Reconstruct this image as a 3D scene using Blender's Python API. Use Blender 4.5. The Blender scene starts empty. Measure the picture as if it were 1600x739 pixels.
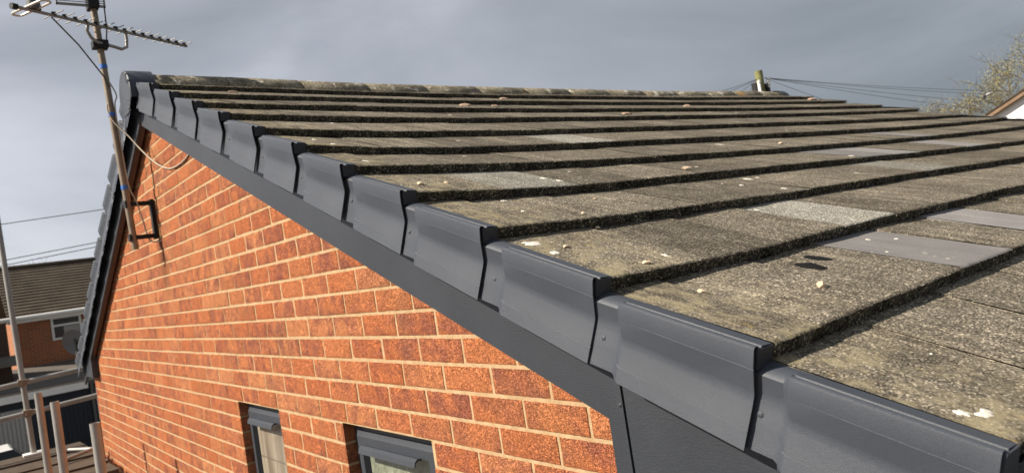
import bpy, bmesh, math, random
from mathutils import Vector, Matrix, noise
random.seed(7)
R = math.radians
scene = bpy.context.scene
col = scene.collection

# ------------------------------------------------------------------ camera
yaw, pit, rol = 0.6640, 0.02344, -0.15183
CAM = Vector((-1.0606, -3.0563, 0.1935))
fwd = Vector((math.sin(yaw)*math.cos(pit), math.cos(yaw)*math.cos(pit), math.sin(pit)))
r0 = Vector((math.cos(yaw), -math.sin(yaw), 0)); u0 = r0.cross(fwd)
rgt = r0*math.cos(rol) + u0*math.sin(rol); upv = -r0*math.sin(rol) + u0*math.cos(rol)
cam = bpy.data.cameras.new('camera'); camo = bpy.data.objects.new('camera', cam); col.objects.link(camo)
m = Matrix((rgt, upv, -fwd)).transposed().to_4x4(); m.translation = CAM
camo.matrix_world = m
cam.sensor_width = 36; cam.lens = 36*1154.49/1600; cam.clip_start = 0.05; cam.clip_end = 2000
cam.dof.use_dof = True; cam.dof.focus_distance = 1.7; cam.dof.aperture_fstop = 7.5
scene.camera = camo

# ------------------------------------------------------------------ light
SUN = Vector((-0.68, 0.29, 0.60)).normalized()
w = bpy.data.worlds.new('World'); scene.world = w; w.use_nodes = True
nt = w.node_tree; nt.nodes.clear()
def wn(t, **k):
    n = nt.nodes.new(t)
    for a, b in k.items(): setattr(n, a, b)
    return n
wo = wn('ShaderNodeOutputWorld'); bg = wn('ShaderNodeBackground'); bg.inputs['Strength'].default_value = 0.1
sky = wn('ShaderNodeTexSky', sky_type='NISHITA', sun_disc=False, sun_elevation=math.asin(SUN.z), sun_rotation=math.atan2(SUN.x, SUN.y))
tc = wn('ShaderNodeTexCoord')
mp = wn('ShaderNodeMapping'); mp.inputs['Scale'].default_value = (1, 1, 2.2); mp.inputs['Location'].default_value = (3.1, 1.7, 0.4)
n1 = wn('ShaderNodeTexNoise'); n1.inputs['Scale'].default_value = 1.7; n1.inputs['Detail'].default_value = 7; n1.inputs['Roughness'].default_value = 0.5; n1.inputs['Distortion'].default_value = 0.5
nt.links.new(tc.outputs['Generated'], mp.inputs['Vector']); nt.links.new(mp.outputs['Vector'], n1.inputs['Vector'])
# cloud brightness: thinner and paler towards the sun's side, heavier away from it
dt = wn('ShaderNodeVectorMath', operation='DOT_PRODUCT'); dt.inputs[1].default_value = (-0.72, 0.69, -0.12)
nt.links.new(tc.outputs['Generated'], dt.inputs[0])
ad = wn('ShaderNodeMath', operation='MULTIPLY_ADD'); ad.inputs[1].default_value = 0.30; ad.inputs[2].default_value = 0.0
nt.links.new(dt.outputs['Value'], ad.inputs[0])
sm = wn('ShaderNodeMath', operation='ADD'); nt.links.new(ad.outputs[0], sm.inputs[0]); nt.links.new(n1.outputs['Fac'], sm.inputs[1])
cr = wn('ShaderNodeValToRGB')
cr.color_ramp.elements[0].position = 0.30; cr.color_ramp.elements[0].color = (1.15, 1.29, 1.44, 1)
cr.color_ramp.elements[1].position = 0.92; cr.color_ramp.elements[1].color = (5.0, 5.15, 5.65, 1)
e = cr.color_ramp.elements.new(0.60); e.color = (2.55, 2.68, 2.98, 1)
nt.links.new(sm.outputs[0], cr.inputs[0])
mx = wn('ShaderNodeMix', data_type='RGBA'); mx.inputs['Factor'].default_value = 0.94
nt.links.new(sky.outputs[0], mx.inputs['A']); nt.links.new(cr.outputs['Color'], mx.inputs['B'])
nt.links.new(mx.outputs['Result'], bg.inputs['Color']); nt.links.new(bg.outputs[0], wo.inputs['Surface'])
sl = bpy.data.lights.new('sun', 'SUN'); sl.energy = 4.8; sl.angle = R(0.5); sl.color = (1.0, 0.90, 0.76)
so = bpy.data.objects.new('sun', sl); col.objects.link(so); so.location = SUN*20
so.rotation_euler = (-SUN).to_track_quat('-Z', 'Y').to_euler()
scene.view_settings.view_transform = 'Standard'; scene.view_settings.look = 'None'
scene.view_settings.exposure = 0.80; scene.view_settings.gamma = 1
scene.render.engine = 'CYCLES'

# ------------------------------------------------------------------ helpers
class MB:
    def __init__(s): s.v = []; s.f = []; s.mi = []; s.sm = []
    def add(s, vs, fs, mi=0, smooth=False):
        o = len(s.v); s.v += [tuple(v) for v in vs]
        for f in fs: s.f.append(tuple(i+o for i in f)); s.mi.append(mi); s.sm.append(smooth)
        return s
    def hexa(s, c, mi=0):      # 8 corners: bottom 0-3 ccw, top 4-7
        return s.add(c, [(3,2,1,0),(4,5,6,7),(0,1,5,4),(1,2,6,5),(2,3,7,6),(3,0,4,7)], mi)
    def box(s, a, b, mi=0):
        x0,y0,z0 = a; x1,y1,z1 = b
        return s.hexa([(x0,y0,z0),(x1,y0,z0),(x1,y1,z0),(x0,y1,z0),(x0,y0,z1),(x1,y0,z1),(x1,y1,z1),(x0,y1,z1)], mi)
    def prism(s, poly, ex, mi=0):   # polygon (3d points) extruded by vector ex
        n = len(poly); ex = Vector(ex); vs = [Vector(q) for q in poly]
        return s.add(vs+[q+ex for q in vs], [tuple(range(n))[::-1], tuple(range(n, 2*n))]+[(i,(i+1)%n,(i+1)%n+n,i+n) for i in range(n)], mi)
    def tube(s, pts, r, n=8, mi=0, caps=True, closed=False):
        pts = [Vector(q) for q in pts]; N = len(pts); rs = r if isinstance(r, (list, tuple)) else [r]*N
        t0 = (pts[1]-pts[0]).normalized(); a = Vector((0,0,1)) if abs(t0.z) < .9 else Vector((1,0,0))
        nx = t0.cross(a).normalized(); vs = []
        for i, q in enumerate(pts):
            if closed: t = (pts[(i+1)%N]-pts[i-1]).normalized()
            else: t = (pts[min(i+1,N-1)]-pts[max(i-1,0)]).normalized()
            nx = (nx - t*nx.dot(t)).normalized(); ny = t.cross(nx)
            for k in range(n):
                an = 2*math.pi*k/n; vs.append(q + (nx*math.cos(an)+ny*math.sin(an))*rs[i])
        fs = []
        for i in range(N if closed else N-1):
            j = (i+1) % N
            for k in range(n): fs.append((i*n+k, i*n+(k+1)%n, j*n+(k+1)%n, j*n+k))
        s.add(vs, fs, mi, True)
        if caps and not closed:
            s.add(vs[:n], [tuple(range(n))[::-1]], mi); s.add(vs[-n:], [tuple(range(n))], mi)
        return s
    def mesh(s, name, mats):
        me = bpy.data.meshes.new(name); me.from_pydata(s.v, [], s.f)
        for m_ in (mats if isinstance(mats, (list, tuple)) else [mats]): me.materials.append(m_)
        me.polygons.foreach_set('material_index', s.mi); me.polygons.foreach_set('use_smooth', s.sm)
        me.update(); return me
    def build(s, name, mats, parent=None, **k):
        return mk(name, s.mesh(name, mats), parent, **k)
def mk(name, me, parent=None, label=None, cat=None, group=None, kind=None, mat=None):
    o = bpy.data.objects.new(name, me); col.objects.link(o)
    if parent: o.parent = parent
    if mat is not None: o.matrix_local = mat
    return tag(o, label, cat, group, kind)
def tag(o, label=None, cat=None, group=None, kind=None):
    for k, v in (('label', label), ('category', cat), ('group', group), ('kind', kind)):
        if v: o[k] = v
    return o
def empty(name, loc, label, cat, group=None):
    o = mk(name, None, None, label, cat, group); o.location = loc; o.empty_display_size = .1
    return o
def frame_mat(o, ex, ey, ez):
    mm = Matrix((ex, ey, ez)).transposed().to_4x4(); mm.translation = o; return mm
def sag_line(a, b, sag, n=14):
    a, b = Vector(a), Vector(b)
    return [a.lerp(b, i/n) - Vector((0,0,sag*4*(i/n)*(1-i/n))) for i in range(n+1)]

# ------------------------------------------------------------------ materials
class NT:
    def __init__(s, name, rough=.6, spec=.3):
        s.m = bpy.data.materials.new(name); s.m.use_nodes = True; s.t = s.m.node_tree
        s.b = s.t.nodes['Principled BSDF']; s.b.inputs['Roughness'].default_value = rough
        s.b.inputs['Specular IOR Level'].default_value = spec
    def n(s, t, ins=None, **k):
        nd = s.t.nodes.new(t)
        for a, b in k.items(): setattr(nd, a, b)
        for a, b in (ins or {}).items(): s.set(nd.inputs[a], b)
        return nd
    def set(s, sock, v):
        if isinstance(v, bpy.types.NodeSocket): s.t.links.new(v, sock)
        else: sock.default_value = v
    def math(s, op, a, b=0.0, c=0.0):
        nd = s.n('ShaderNodeMath', operation=op); s.set(nd.inputs[0], a); s.set(nd.inputs[1], b); s.set(nd.inputs[2], c); return nd.outputs[0]
    def ramp(s, fac, stops, interp='LINEAR'):
        nd = s.n('ShaderNodeValToRGB'); nd.color_ramp.interpolation = interp; el = nd.color_ramp.elements
        while len(el) < len(stops): el.new(.5)
        for e_, (p, c) in zip(el, stops):
            e_.position = p; e_.color = (c, c, c, 1) if isinstance(c, (int, float)) else (*c, 1)
        s.set(nd.inputs[0], fac); return nd.outputs[0]
    def mix(s, fac, a, b, bt='MIX'):
        nd = s.n('ShaderNodeMix', data_type='RGBA', blend_type=bt); s.set(nd.inputs['Factor'], fac)
        s.set(nd.inputs['A'], a if not isinstance(a, tuple) else (*a, 1)); s.set(nd.inputs['B'], b if not isinstance(b, tuple) else (*b, 1)); return nd.outputs['Result']
    def noise(s, vec, scale, detail=3, rough=.5, dist=0, w=None):
        nd = s.n('ShaderNodeTexNoise', {'Scale': scale, 'Detail': detail, 'Roughness': rough, 'Distortion': dist})
        if vec is not None: s.set(nd.inputs['Vector'], vec)
        if w is not None: nd.noise_dimensions = '4D'; s.set(nd.inputs['W'], w)
        return nd.outputs['Fac']
    def voro(s, vec, scale, out='Color', feat='F1'):
        nd = s.n('ShaderNodeTexVoronoi', {'Scale': scale}, feature=feat)
        if vec is not None: s.set(nd.inputs['Vector'], vec)
        return nd.outputs[out]
    def mapping(s, vec, scale=(1,1,1), loc=(0,0,0)):
        nd = s.n('ShaderNodeMapping', {'Scale': scale}); s.set(nd.inputs['Location'], loc); s.set(nd.inputs['Vector'], vec); return nd.outputs[0]
    def bump(s, h, dist=.002, strength=1.0):
        nd = s.n('ShaderNodeBump', {'Distance': dist, 'Strength': strength}); s.set(nd.inputs['Height'], h); s.set(s.b.inputs['Normal'], nd.outputs[0])
    def col(s, c): s.set(s.b.inputs['Base Color'], c if not isinstance(c, tuple) else (*c, 1)); return s
    def pos(s): return s.n('ShaderNodeNewGeometry').outputs['Position']
    def obj(s): return s.n('ShaderNodeTexCoord').outputs['Object']
    def rnd(s): return s.n('ShaderNodeObjectInfo').outputs['Random']
    def xyz(s, v): return s.n('ShaderNodeSeparateXYZ', {'Vector': v}).outputs

def simple(name, c, rough=.6, spec=.3, var=.12, scale=12, bump=0, bscale=150, metal=0):
    t = NT(name, rough, spec); p = t.pos()
    f = t.noise(p, scale, 4, .6)
    t.col(t.mix(f, tuple(x*(1-var*1.6) for x in c), tuple(min(1, x*(1+var*1.6)) for x in c)))
    t.b.inputs['Metallic'].default_value = metal
    if bump: t.bump(t.noise(p, bscale, 3), bump)
    return t.m

def mat_tile(name, dark, mid, light, speck=1.0, smooth=False):
    t = NT(name, .92, .12); ob = t.obj(); r = t.rnd()
    off = t.n('ShaderNodeCombineXYZ', {'X': t.math('MULTIPLY', r, 31.0), 'Y': t.math('MULTIPLY', r, 17.0), 'Z': 0.0}).outputs[0]
    v = t.n('ShaderNodeVectorMath', operation='ADD'); t.set(v.inputs[0], ob); t.set(v.inputs[1], off); v = v.outputs[0]
    wp = t.pos(); wx = t.xyz(wp)
    gran = t.xyz(t.voro(v, 300))[0]                       # one random value for each granule
    big = t.noise(v, 7, 5, .6)
    streak = t.noise(t.mapping(v, (26, 2.4, 5)), 1.0, 4, .6)
    base = t.mix(t.ramp(big, [(.3, 0), (.7, 1)]), dark, mid)
    base = t.mix(t.math('MULTIPLY', t.ramp(streak, [(.50, 0), (.70, 1)]), .55), base, light)
    tint = t.math('MULTIPLY_ADD', r, .5, .75)
    base = t.mix(1.0, base, t.n('ShaderNodeCombineColor', {0: tint, 1: tint, 2: tint}).outputs[0], 'MULTIPLY')
    if not smooth:
        g = t.ramp(gran, [(0, .30), (.35, .70), (.72, 1.12), (.90, 1.7), (.965, 2.9)])
        g = t.mix(speck, (1.0, 1.0, 1.0), g)
        c = t.mix(1.0, base, g, 'MULTIPLY')
    else:
        g = t.ramp(t.noise(v, 240, 2), [(.3, .85), (.7, 1.15)]); c = t.mix(1.0, base, g, 'MULTIPLY')
    # lichen: pale crusts, a few ochre ones, more of both beside the verge
    verge = t.ramp(wx[0], [(-.1, 1.0), (.30, 0.0)])
    ln = t.noise(v, 34, 3, .55, .4)
    pale = t.ramp(ln, [(.655, 0), (.685, 1)]); patch = t.ramp(t.noise(v, 5, 3), [(.52, 0), (.62, 1)])
    c = t.mix(t.math('MULTIPLY', t.math('MULTIPLY', pale, patch), .8), c, (.42, .40, .34))
    on = t.ramp(t.noise(t.mapping(v, (1,1,1), (7,3,1)), 22, 4, .6), [(.63, 0), (.70, 1)])
    c = t.mix(t.math('MULTIPLY', on, t.math('MULTIPLY_ADD', verge, .75, .06)), c, (.33, .24, .09))
    vn = t.ramp(t.noise(v, 14, 5, .65), [(.45, 0), (.62, 1)])
    c = t.mix(t.math('MULTIPLY', t.math('MULTIPLY', vn, verge), .7), c, (.34, .29, .18))
    sp = t.ramp(t.voro(v, 15, 'Distance'), [(.055, 1), (.075, 0)])
    c = t.mix(t.math('MULTIPLY', sp, t.ramp(t.xyz(t.voro(v, 15))[1], [(.80, 0), (.84, 1)])), c, (.55, .50, .42))
    t.col(c)
    h = t.math('MULTIPLY', gran, .0 if smooth else 1.0)
    t.bump(t.math('ADD', h, t.math('MULTIPLY', t.noise(v, 60, 4), 1.4)), .0016 if not smooth else .0006)
    return t.m
M = {}
M['tile'] = mat_tile('tile_granular', (.105,.090,.068), (.190,.168,.132), (.34,.29,.22))
M['tile_pale'] = mat_tile('tile_pale_granular', (.22,.21,.18), (.30,.285,.25), (.40,.375,.32), .8)
M['tile_worn'] = mat_tile('tile_worn_smooth', (.20,.19,.19), (.25,.24,.235), (.30,.29,.27), 0, True)
def mat_edge():
    t = NT('tile_edge_mossy', .95, .1); v = t.pos()
    gran = t.xyz(t.voro(v, 260))[0]; b = t.noise(v, 18, 5, .65)
    c = t.mix(t.ramp(b, [(.35, 0), (.65, 1)]), (.040,.037,.029), (.125,.112,.088))
    c = t.mix(1.0, c, t.ramp(gran, [(0, .3), (.5, .8), (.85, 1.5), (.97, 4.0)]), 'MULTIPLY')
    t.col(c); t.bump(t.math('ADD', gran, t.math('MULTIPLY', t.noise(v, 70, 4), 2.0)), .004)
    return t.m
M['edge'] = mat_edge()

def mat_brick():
    t = NT('brick_rustic_orange', .9, .15); p = t.pos()
    at = t.n('ShaderNodeAttribute', attribute_name='rnd').outputs['Fac']
    r = t.math('FRACT', t.math('ADD', t.math('MULTIPLY', t.rnd(), 7.31), at))
    r2 = t.math('FRACT', t.math('MULTIPLY', r, 17.7))
    wv = t.math('MULTIPLY', r, 9.0)
    c = t.ramp(r, [(0, (.66,.205,.080)), (.4, (.73,.245,.098)), (.75, (.76,.270,.110)), (1, (.80,.325,.145))])
    burnt = t.noise(p, 13, 4, .6, .6, wv)
    f = t.math('MULTIPLY', t.ramp(burnt, [(.40, 0), (.62, 1)]), t.ramp(r2, [(.10, .15), (.70, .85)]))
    c = t.mix(f, c, (.36,.125,.090))
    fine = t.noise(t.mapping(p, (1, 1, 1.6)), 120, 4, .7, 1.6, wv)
    c = t.mix(t.ramp(fine, [(.34, .85), (.44, 0)]), c, (.22,.06,.03))  # low spots of the relief darkened: crevice shade put into the colour
    c = t.mix(t.ramp(fine, [(.56, 0), (.72, .5)]), c, (.70,.32,.15))
    c = t.mix(t.math('MULTIPLY', t.ramp(t.noise(p, 3.0, 3), [(.5, 0), (.75, 1)]), .25), c, (.44,.27,.13))
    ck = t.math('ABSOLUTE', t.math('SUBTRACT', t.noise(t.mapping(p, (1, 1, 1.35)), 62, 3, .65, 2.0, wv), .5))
    c = t.mix(t.math('MULTIPLY', t.ramp(ck, [(.0, 1), (.030, 0)]), t.ramp(burnt, [(.30, .35), (.60, .95)])), c, (.20,.060,.036))  # crinkle lines drawn dark, standing in for shade in the relief
    # rain stain below the aerial bracket
    x = t.xyz(p); dy = t.math('ABSOLUTE', t.math('SUBTRACT', x[1], 1.62))
    st = t.math('MULTIPLY', t.ramp(dy, [(.03, 1), (.13, 0)]), t.ramp(t.math('ADD', x[2], t.math('MULTIPLY', t.noise(p, 9, 3), .15)), [(.30, 0), (.45, 1), (.66, 1), (.70, 0)]))
    c = t.mix(t.math('MULTIPLY', st, .55), c, (.12,.06,.035))
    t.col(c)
    drag = t.math('ADD', t.noise(t.mapping(p, (1, 1, 1.5)), 120, 4, .7, 1.6, wv), t.math('MULTIPLY', t.noise(t.mapping(p, (1, 1, 1.4)), 75, 3, .6, 1.8, wv), .8))
    t.bump(t.math('ADD', t.math('ADD', drag, t.ramp(ck, [(.0, 0), (.05, 1)])), t.math('MULTIPLY', t.noise(p, 240, 3), .3)), .0075)
    return t.m
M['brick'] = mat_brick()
def mat_mortar():
    t = NT('mortar', .95, .1); p = t.pos()
    c = t.mix(t.ramp(t.noise(p, 30, 5, .6), [(.3, 0), (.7, 1)]), (.36,.24,.13), (.50,.36,.215))
    t.col(c); t.bump(t.noise(p, 260, 4, .6), .002); return t.m
M['mortar'] = mat_mortar()
def mat_plastic(name, a, b, rough, grain=420, bd=.00035, stretch=(1,1,1), gc=.2):
    t = NT(name, rough, .45); p = t.obj()
    v = t.mapping(p, stretch)
    t.col(t.mix(t.ramp(t.noise(p, 5, 4), [(.3, 0), (.7, 1)]), a, b))
    sp_ = t.noise(p, grain, 2, .6); g_ = t.ramp(sp_, [(.34, 1-gc), (.66, 1+gc*1.1)])
    t.col(t.mix(1.0, t.mix(t.ramp(t.noise(p, 5, 4), [(.3, 0), (.7, 1)]), a, b), g_, 'MULTIPLY'))
    dust = t.ramp(t.noise(p, 26, 5, .7), [(.58, 0), (.80, 1)])
    t.set(t.b.inputs['Roughness'], t.math('MULTIPLY_ADD', dust, .2, rough))
    t.bump(t.noise(v, grain, 3, .6), bd); return t.m
M['cap'] = mat_plastic('anthracite_plastic', (.044,.051,.066), (.054,.062,.078), .46, 900, .0006)
M['capdark'] = mat_plastic('anthracite_plastic_shaded', (.028,.032,.040), (.034,.038,.047), .55)  # darker copy of the cap plastic: shade of the unlit ends in its colour
M['barge'] = mat_plastic('anthracite_woodgrain_board', (.024,.028,.036), (.032,.037,.046), .5, 420, .0006, (1, .25, 1), .10)
M['frame'] = mat_plastic('anthracite_window_frame', (.036,.041,.052), (.043,.049,.060), .38)
M['black'] = simple('black_paint', (.012,.012,.013), .6)
M['void'] = simple('underroof_shade', (.02,.018,.016), .9)  # near-black, so the shade under the roof is in the colour
M['soffit'] = simple('soffit_brown', (.13,.075,.05), .7)
M['galv'] = simple('galvanised_steel', (.34,.33,.31), .5, .5, .2, 8, .0008, 90, .35)
M['mast'] = simple('weathered_alloy_mast', (.24,.19,.14), .5, .5, .35, 14, 0, 1, .3)
M['alum'] = simple('aerial_aluminium', (.26,.25,.23), .45, .5, .2, 20, 0, 1, .5)
M['loop'] = simple('bright_aluminium', (.62,.58,.50), .35, .5, .12, 20, 0, 1, .35)
M['greyplast'] = simple('grey_plastic_box', (.10,.10,.09), .6)
M['white'] = simple('white_upvc', (.74,.74,.72), .4, .4, .04)
M['render'] = simple('white_render', (.80,.80,.78), .8, .2, .03, 3)
M['cable'] = simple('cream_coax', (.42,.37,.29), .6)
M['blackcable'] = simple('dark_cable', (.05,.045,.04), .6)
M['blue'] = simple('blue_tape', (.05,.17,.55), .5)
M['wire'] = simple('overhead_wire_sheath', (.055,.055,.058), .7)
M['timber'] = simple('scaffold_timber', (.078,.058,.042), .85, .2, .4, 9, .002, 60)
M['polewood'] = simple('mossy_pole_timber', (.20,.20,.09), .9, .1, .4, 9)
M['navy'] = simple('dark_navy_cladding', (.018,.022,.034), .6)
M['garage'] = simple('pale_grey_garage_door', (.36,.35,.34), .6)
M['nroof'] = simple('brown_roof_tiles', (.075,.062,.048), .9, .1, .35, 1.6)
M['felt'] = simple('grey_roof_felt', (.13,.115,.10), .9)
M['asphalt'] = simple('paving', (.14,.13,.12), .95, .1, .25, 1.2)
M['bark'] = simple('bark', (.15,.125,.085), .9, .1, .3, 5)
M['leaf'] = simple('spring_leaves', (.26,.235,.115), .8, .2, .3, 1.4)
M['stone'] = simple('cream_stone', (.60,.47,.34), .9, .1, .2, 60)
M['terracotta'] = simple('terracotta_chip', (.44,.31,.23), .9, .1, .2, 60)
M['lichen'] = simple('white_lichen_crust', (.72,.68,.60), .95, .1, .15, 90, .001, 300)
M['tar'] = simple('black_scuff', (.012,.012,.012), .85, .1, .3, 60, .001, 200)
M['car'] = simple('white_car_paint', (.7,.7,.7), .25, .5, .03)
M['carglass'] = simple('dark_car_glass', (.02,.022,.025), .1, .5)
M['brickfar'] = None
def mat_farbrick():
    t = NT('far_brickwork', .9, .1); p = t.pos(); x = t.xyz(p)
    v = t.n('ShaderNodeCombineXYZ', {'X': t.math('ADD', x[0], x[1]), 'Y': x[2], 'Z': 0.0}).outputs[0]
    b = t.n('ShaderNodeTexBrick', {'Vector': v, 'Color1': (.40,.13,.055,1), 'Color2': (.27,.10,.055,1), 'Mortar': (.36,.26,.17,1), 'Scale': 1.0, 'Mortar Size': .008, 'Brick Width': .225, 'Row Height': .075})
    t.col(b.outputs[0]); return t.m
M['brickfar'] = mat_farbrick()
def mat_glass(name, kind):
    t = NT(name, .12, .6); p = t.pos()
    if kind == 'obscure':
        f = t.noise(t.mapping(p, (1, 1, .55)), 26, 5, .7, 1.5); t.col(t.ramp(f, [(.3, (.11,.12,.085)), (.55, (.22,.24,.18)), (.75, (.36,.38,.31))]))
        t.b.inputs['Roughness'].default_value = .3; t.bump(t.noise(p, 60, 3, .6, 1.0), .004)
    elif kind == 'plain': t.col((.055,.06,.065))
    t.b.inputs['Coat Weight'].default_value = .5; t.b.inputs['Coat Roughness'].default_value = .05
    return t.m
M['obscure'] = mat_glass('obscured_glass', 'obscure'); M['pane'] = mat_glass('window_glass', 'plain')
def mat_blind():
    t = NT('tiled_wall_behind_glass', .35, .5); p = t.pos(); x = t.xyz(p)
    v = t.n('ShaderNodeCombineXYZ', {'X': x[1], 'Y': x[2], 'Z': 0.0}).outputs[0]
    b = t.n('ShaderNodeTexBrick', {'Vector': v, 'Color1': (.34,.29,.22,1), 'Color2': (.30,.255,.195,1), 'Mortar': (.17,.14,.11,1), 'Scale': 1.0, 'Mortar Size': .004, 'Brick Width': .30, 'Row Height': .14})
    c = t.mix(t.ramp(t.noise(t.mapping(p, (1, 9, 1.2)), 1.0, 3), [(.45, 0), (.62, .8)]), b.outputs[0], (.12,.095,.07))
    t.col(c); t.b.inputs['Coat Weight'].default_value = .6; t.b.inputs['Coat Roughness'].default_value = .04; return t.m
M['blind'] = mat_blind()

# ------------------------------------------------------------------ setting
GZ = -4.4
MB().box((-300,-300,GZ-.5), (400,400,GZ)).build('ground', M['asphalt'], kind='structure')

# ------------------------------------------------------------------ the house: one thing, everything fixed to it is a part
house = empty('brick_house', (0, -2.45, GZ), 'orange brick house with anthracite gable trim and a mossy grey tiled roof', 'house')
bpy.context.view_layer.update()
HI = Matrix.Translation((0, 2.45, -GZ))        # world -> house space
def part(name, mb, mats, parent=house, **k):
    o = mb.build(name, mats, parent, **k)
    o.matrix_local = HI if parent is house else Matrix()
    return o

PT = 0.38330; G = 0.35590; Y0, Z0 = -2.7101, -0.1353     # pitch, tile gauge, eaves tail line
cP, sP = math.cos(PT), math.sin(PT); tanP = math.tan(PT)
U = Vector((0, cP, sP)); NR = Vector((0, -sP, cP)); EX = Vector((1, 0, 0))
T = 0.0285
SOFF = [.018,.003,-.002,.001,-.005,-.014,-.014,-.008,.016,.014,.022,.034,.05,.05]
def s_of(k): return k*G + SOFF[k]*1.055  # roof positions, tile gauge and cap size were scaled about the camera
TX = [-.1,.269,.586,1.113,1.641,2.169,3.224,4.279,5.334,6.283]
TZ = [[0,.004,.012,.020,.024,.028,.03,.03,.035,.04],
      [-.005,.004,.016,.028,.030,.032,.035,.035,.04,.045],
      [-.008,-.009,-.006,.011,.022,.033,.036,.038,.045,.055],
      [-.004,-.009,-.012,-.006,.004,.011,.025,.032,.045,.06],
      [0,-.015,-.021,-.014,-.011,-.004,.004,.020,.04,.07],
      [0,-.012,-.021,-.024,-.022,-.018,-.005,.013,.038,.072],
      [.003,-.020,-.029,-.029,-.025,-.022,-.012,0,.024,.052],
      [0,-.018,-.026,-.030,-.027,-.024,-.016,-.007,.008,.026],
      [-.002,-.014,-.022,-.028,-.028,-.026,-.02,-.012,.004,.026],
      [-.004,-.012,-.018,-.026,-.028,-.028,-.024,-.018,-.004,.010],
      [-.006,-.012,-.018,-.026,-.030,-.030,-.028,-.022,-.008,.006],
      [-.010,-.014,-.020,-.028,-.033,-.034,-.032,-.028,-.014,-.002],
      [-.02,-.024,-.030,-.038,-.043,-.044,-.042,-.038,-.024,-.012],
      [-.03,-.034,-.040,-.048,-.053,-.054,-.052,-.048,-.034,-.022]]
def dz(x, k):
    r = TZ[k]
    if x <= TX[0]: return r[0]
    for i in range(len(TX)-1):
        if x <= TX[i+1]: return r[i] + (r[i+1]-r[i])*(x-TX[i])/(TX[i+1]-TX[i])
    return r[-1]
def tail(x, k): return Vector((x, Y0, Z0)) + U*s_of(k) + Vector((0,0,dz(x, k)))
def roof_frame(x0, x1, k):
    """frame on the top of a tile in course k: x along the course, y up the slope, z out of the tile"""
    a, b = tail(x0, k), tail(x1, k); up = tail((x0+x1)/2, k+1) - NR*T - (a+b)/2
    ex = (b-a).normalized(); ez = ex.cross(up).normalized(); ey = ez.cross(ex)
    return frame_mat(a, ex, ey, ez), up.length

# --- gable wall: mortar bed, then each brick
barge_z = lambda y: (Z0 + (y-Y0)*tanP - .310) if y < 1.43 else (Z0 + (1.43-Y0)*tanP - .265 - (y-1.43)*.464)
WY0, WY1 = -2.45, 4.83
OPEN = [(0.043, 0.581, -1.35, -.30), (-1.181, -.581, -1.35, -.30)]
def wall_rects(y0, y1, z0, z1, ops):
    out = []; ys = sorted({y0, y1, *[o[0] for o in ops], *[o[1] for o in ops]})
    for a, b in zip(ys, ys[1:]):
        o = [q for q in ops if q[0] <= a and q[1] >= b]
        out += [(a, b, z0, o[0][2]), (a, b, o[0][3], z1)] if o else [(a, b, z0, z1)]
    return out
mw = MB()
for a, b, c, d in wall_rects(WY0, WY1, GZ, -.225, OPEN): mw.box((.004, a, c), (.24, b, d))
top = lambda y: barge_z(y) + .17
mw.prism([(.004, WY0, -.225), (.004, WY0, top(WY0)), (.004, 1.43, top(1.43)), (.004, WY1, max(-.2, top(WY1))), (.004, WY1, -.225)], (.234, 0, 0))
wall = part('gable_wall', mw, M['mortar'])
BL, BH = .2145, .0645
def brick_mesh(i):
    rr = random.Random(100+i); nx, nz = 20, 8; mb = MB(); vs = []; sd = Vector((i*7.7, 3.1*i, 0))
    for a in range(nx+1):
        for c in range(nz+1):
            y = -BL/2+BL*a/nx; z = -BH/2+BH*c/nz
            ed = min(a, nx-a, c, nz-c)
            d = noise.noise(Vector((y*45, z*60, 0))+sd)*.0022 + noise.noise(Vector((y*110, z*130, 5))+sd)*.0018
            x = .0030 if ed == 0 else (d-.0006)
            if ed == 0: y += noise.noise(Vector((y*60, z*60, 9))+sd)*.0015; z += noise.noise(Vector((y*60, z*60, 14))+sd)*.0013
            vs.append((x, y, z))
    fs = [(a*(nz+1)+c, a*(nz+1)+c+1, (a+1)*(nz+1)+c+1, (a+1)*(nz+1)+c) for a in range(nx) for c in range(nz)]
    mb.add(vs, fs, 0, True)
    rim = [a*(nz+1) for a in range(nx+1)] + [nx*(nz+1)+c for c in range(1, nz+1)] + [a*(nz+1)+nz for a in range(nx-1, -1, -1)] + [c for c in range(nz-1, 0, -1)]
    ring = [vs[k] for k in rim]; n = len(ring)
    mb.add(ring+[(.03, y, z) for _, y, z in ring], [(k, (k+1) % n, (k+1) % n+n, k+n) for k in range(n)])
    return mb.mesh('brick', M['brick'])
BM = [brick_mesh(i) for i in range(9)]
def vis(pt):
    d = Vector(pt)-CAM; dep = d.dot(fwd)
    return 800+1154.5*d.dot(rgt)/dep, 369.5-1154.5*d.dot(upv)/dep, dep
bricks = []
for mrow in range(int(GZ/.075), 20):
    z0 = .075*mrow+.00525; z1 = z0+BH; off = .0475 if mrow % 2 == 0 else .1576
    for i in range(-14, 24):
        a = off+.225*i+.00525; b = a+BL
        segs = [(max(a, WY0), min(b, WY1))]
        for o in OPEN:
            if z0 >= o[2]-.001 and z1 <= o[3]+.001:
                ns = []
                for s0, s1 in segs:
                    if s1 <= o[0] or s0 >= o[1]: ns.append((s0, s1)); continue
                    if s0 < o[0]-.02: ns.append((s0, o[0]))
                    if s1 > o[1]+.02: ns.append((o[1], s1))
                segs = ns
        for s0, s1 in segs:
            if s1-s0 < .02: continue
            if z0 > max(barge_z(s0), barge_z(s1)) + .05: continue
            bricks.append((s0, s1, z0, z1))
def rank(bk):
    s0, s1, z0, z1 = bk; ym = (s0+s1)/2; x, y, d = vis((0, ym, (z0+z1)/2))
    inside = -5 < x < 990 and y < 750 and z0 < barge_z(ym)-.06 and s1 > -2.12
    return -( (s1-s0)/d/d ) if inside else 1
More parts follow.
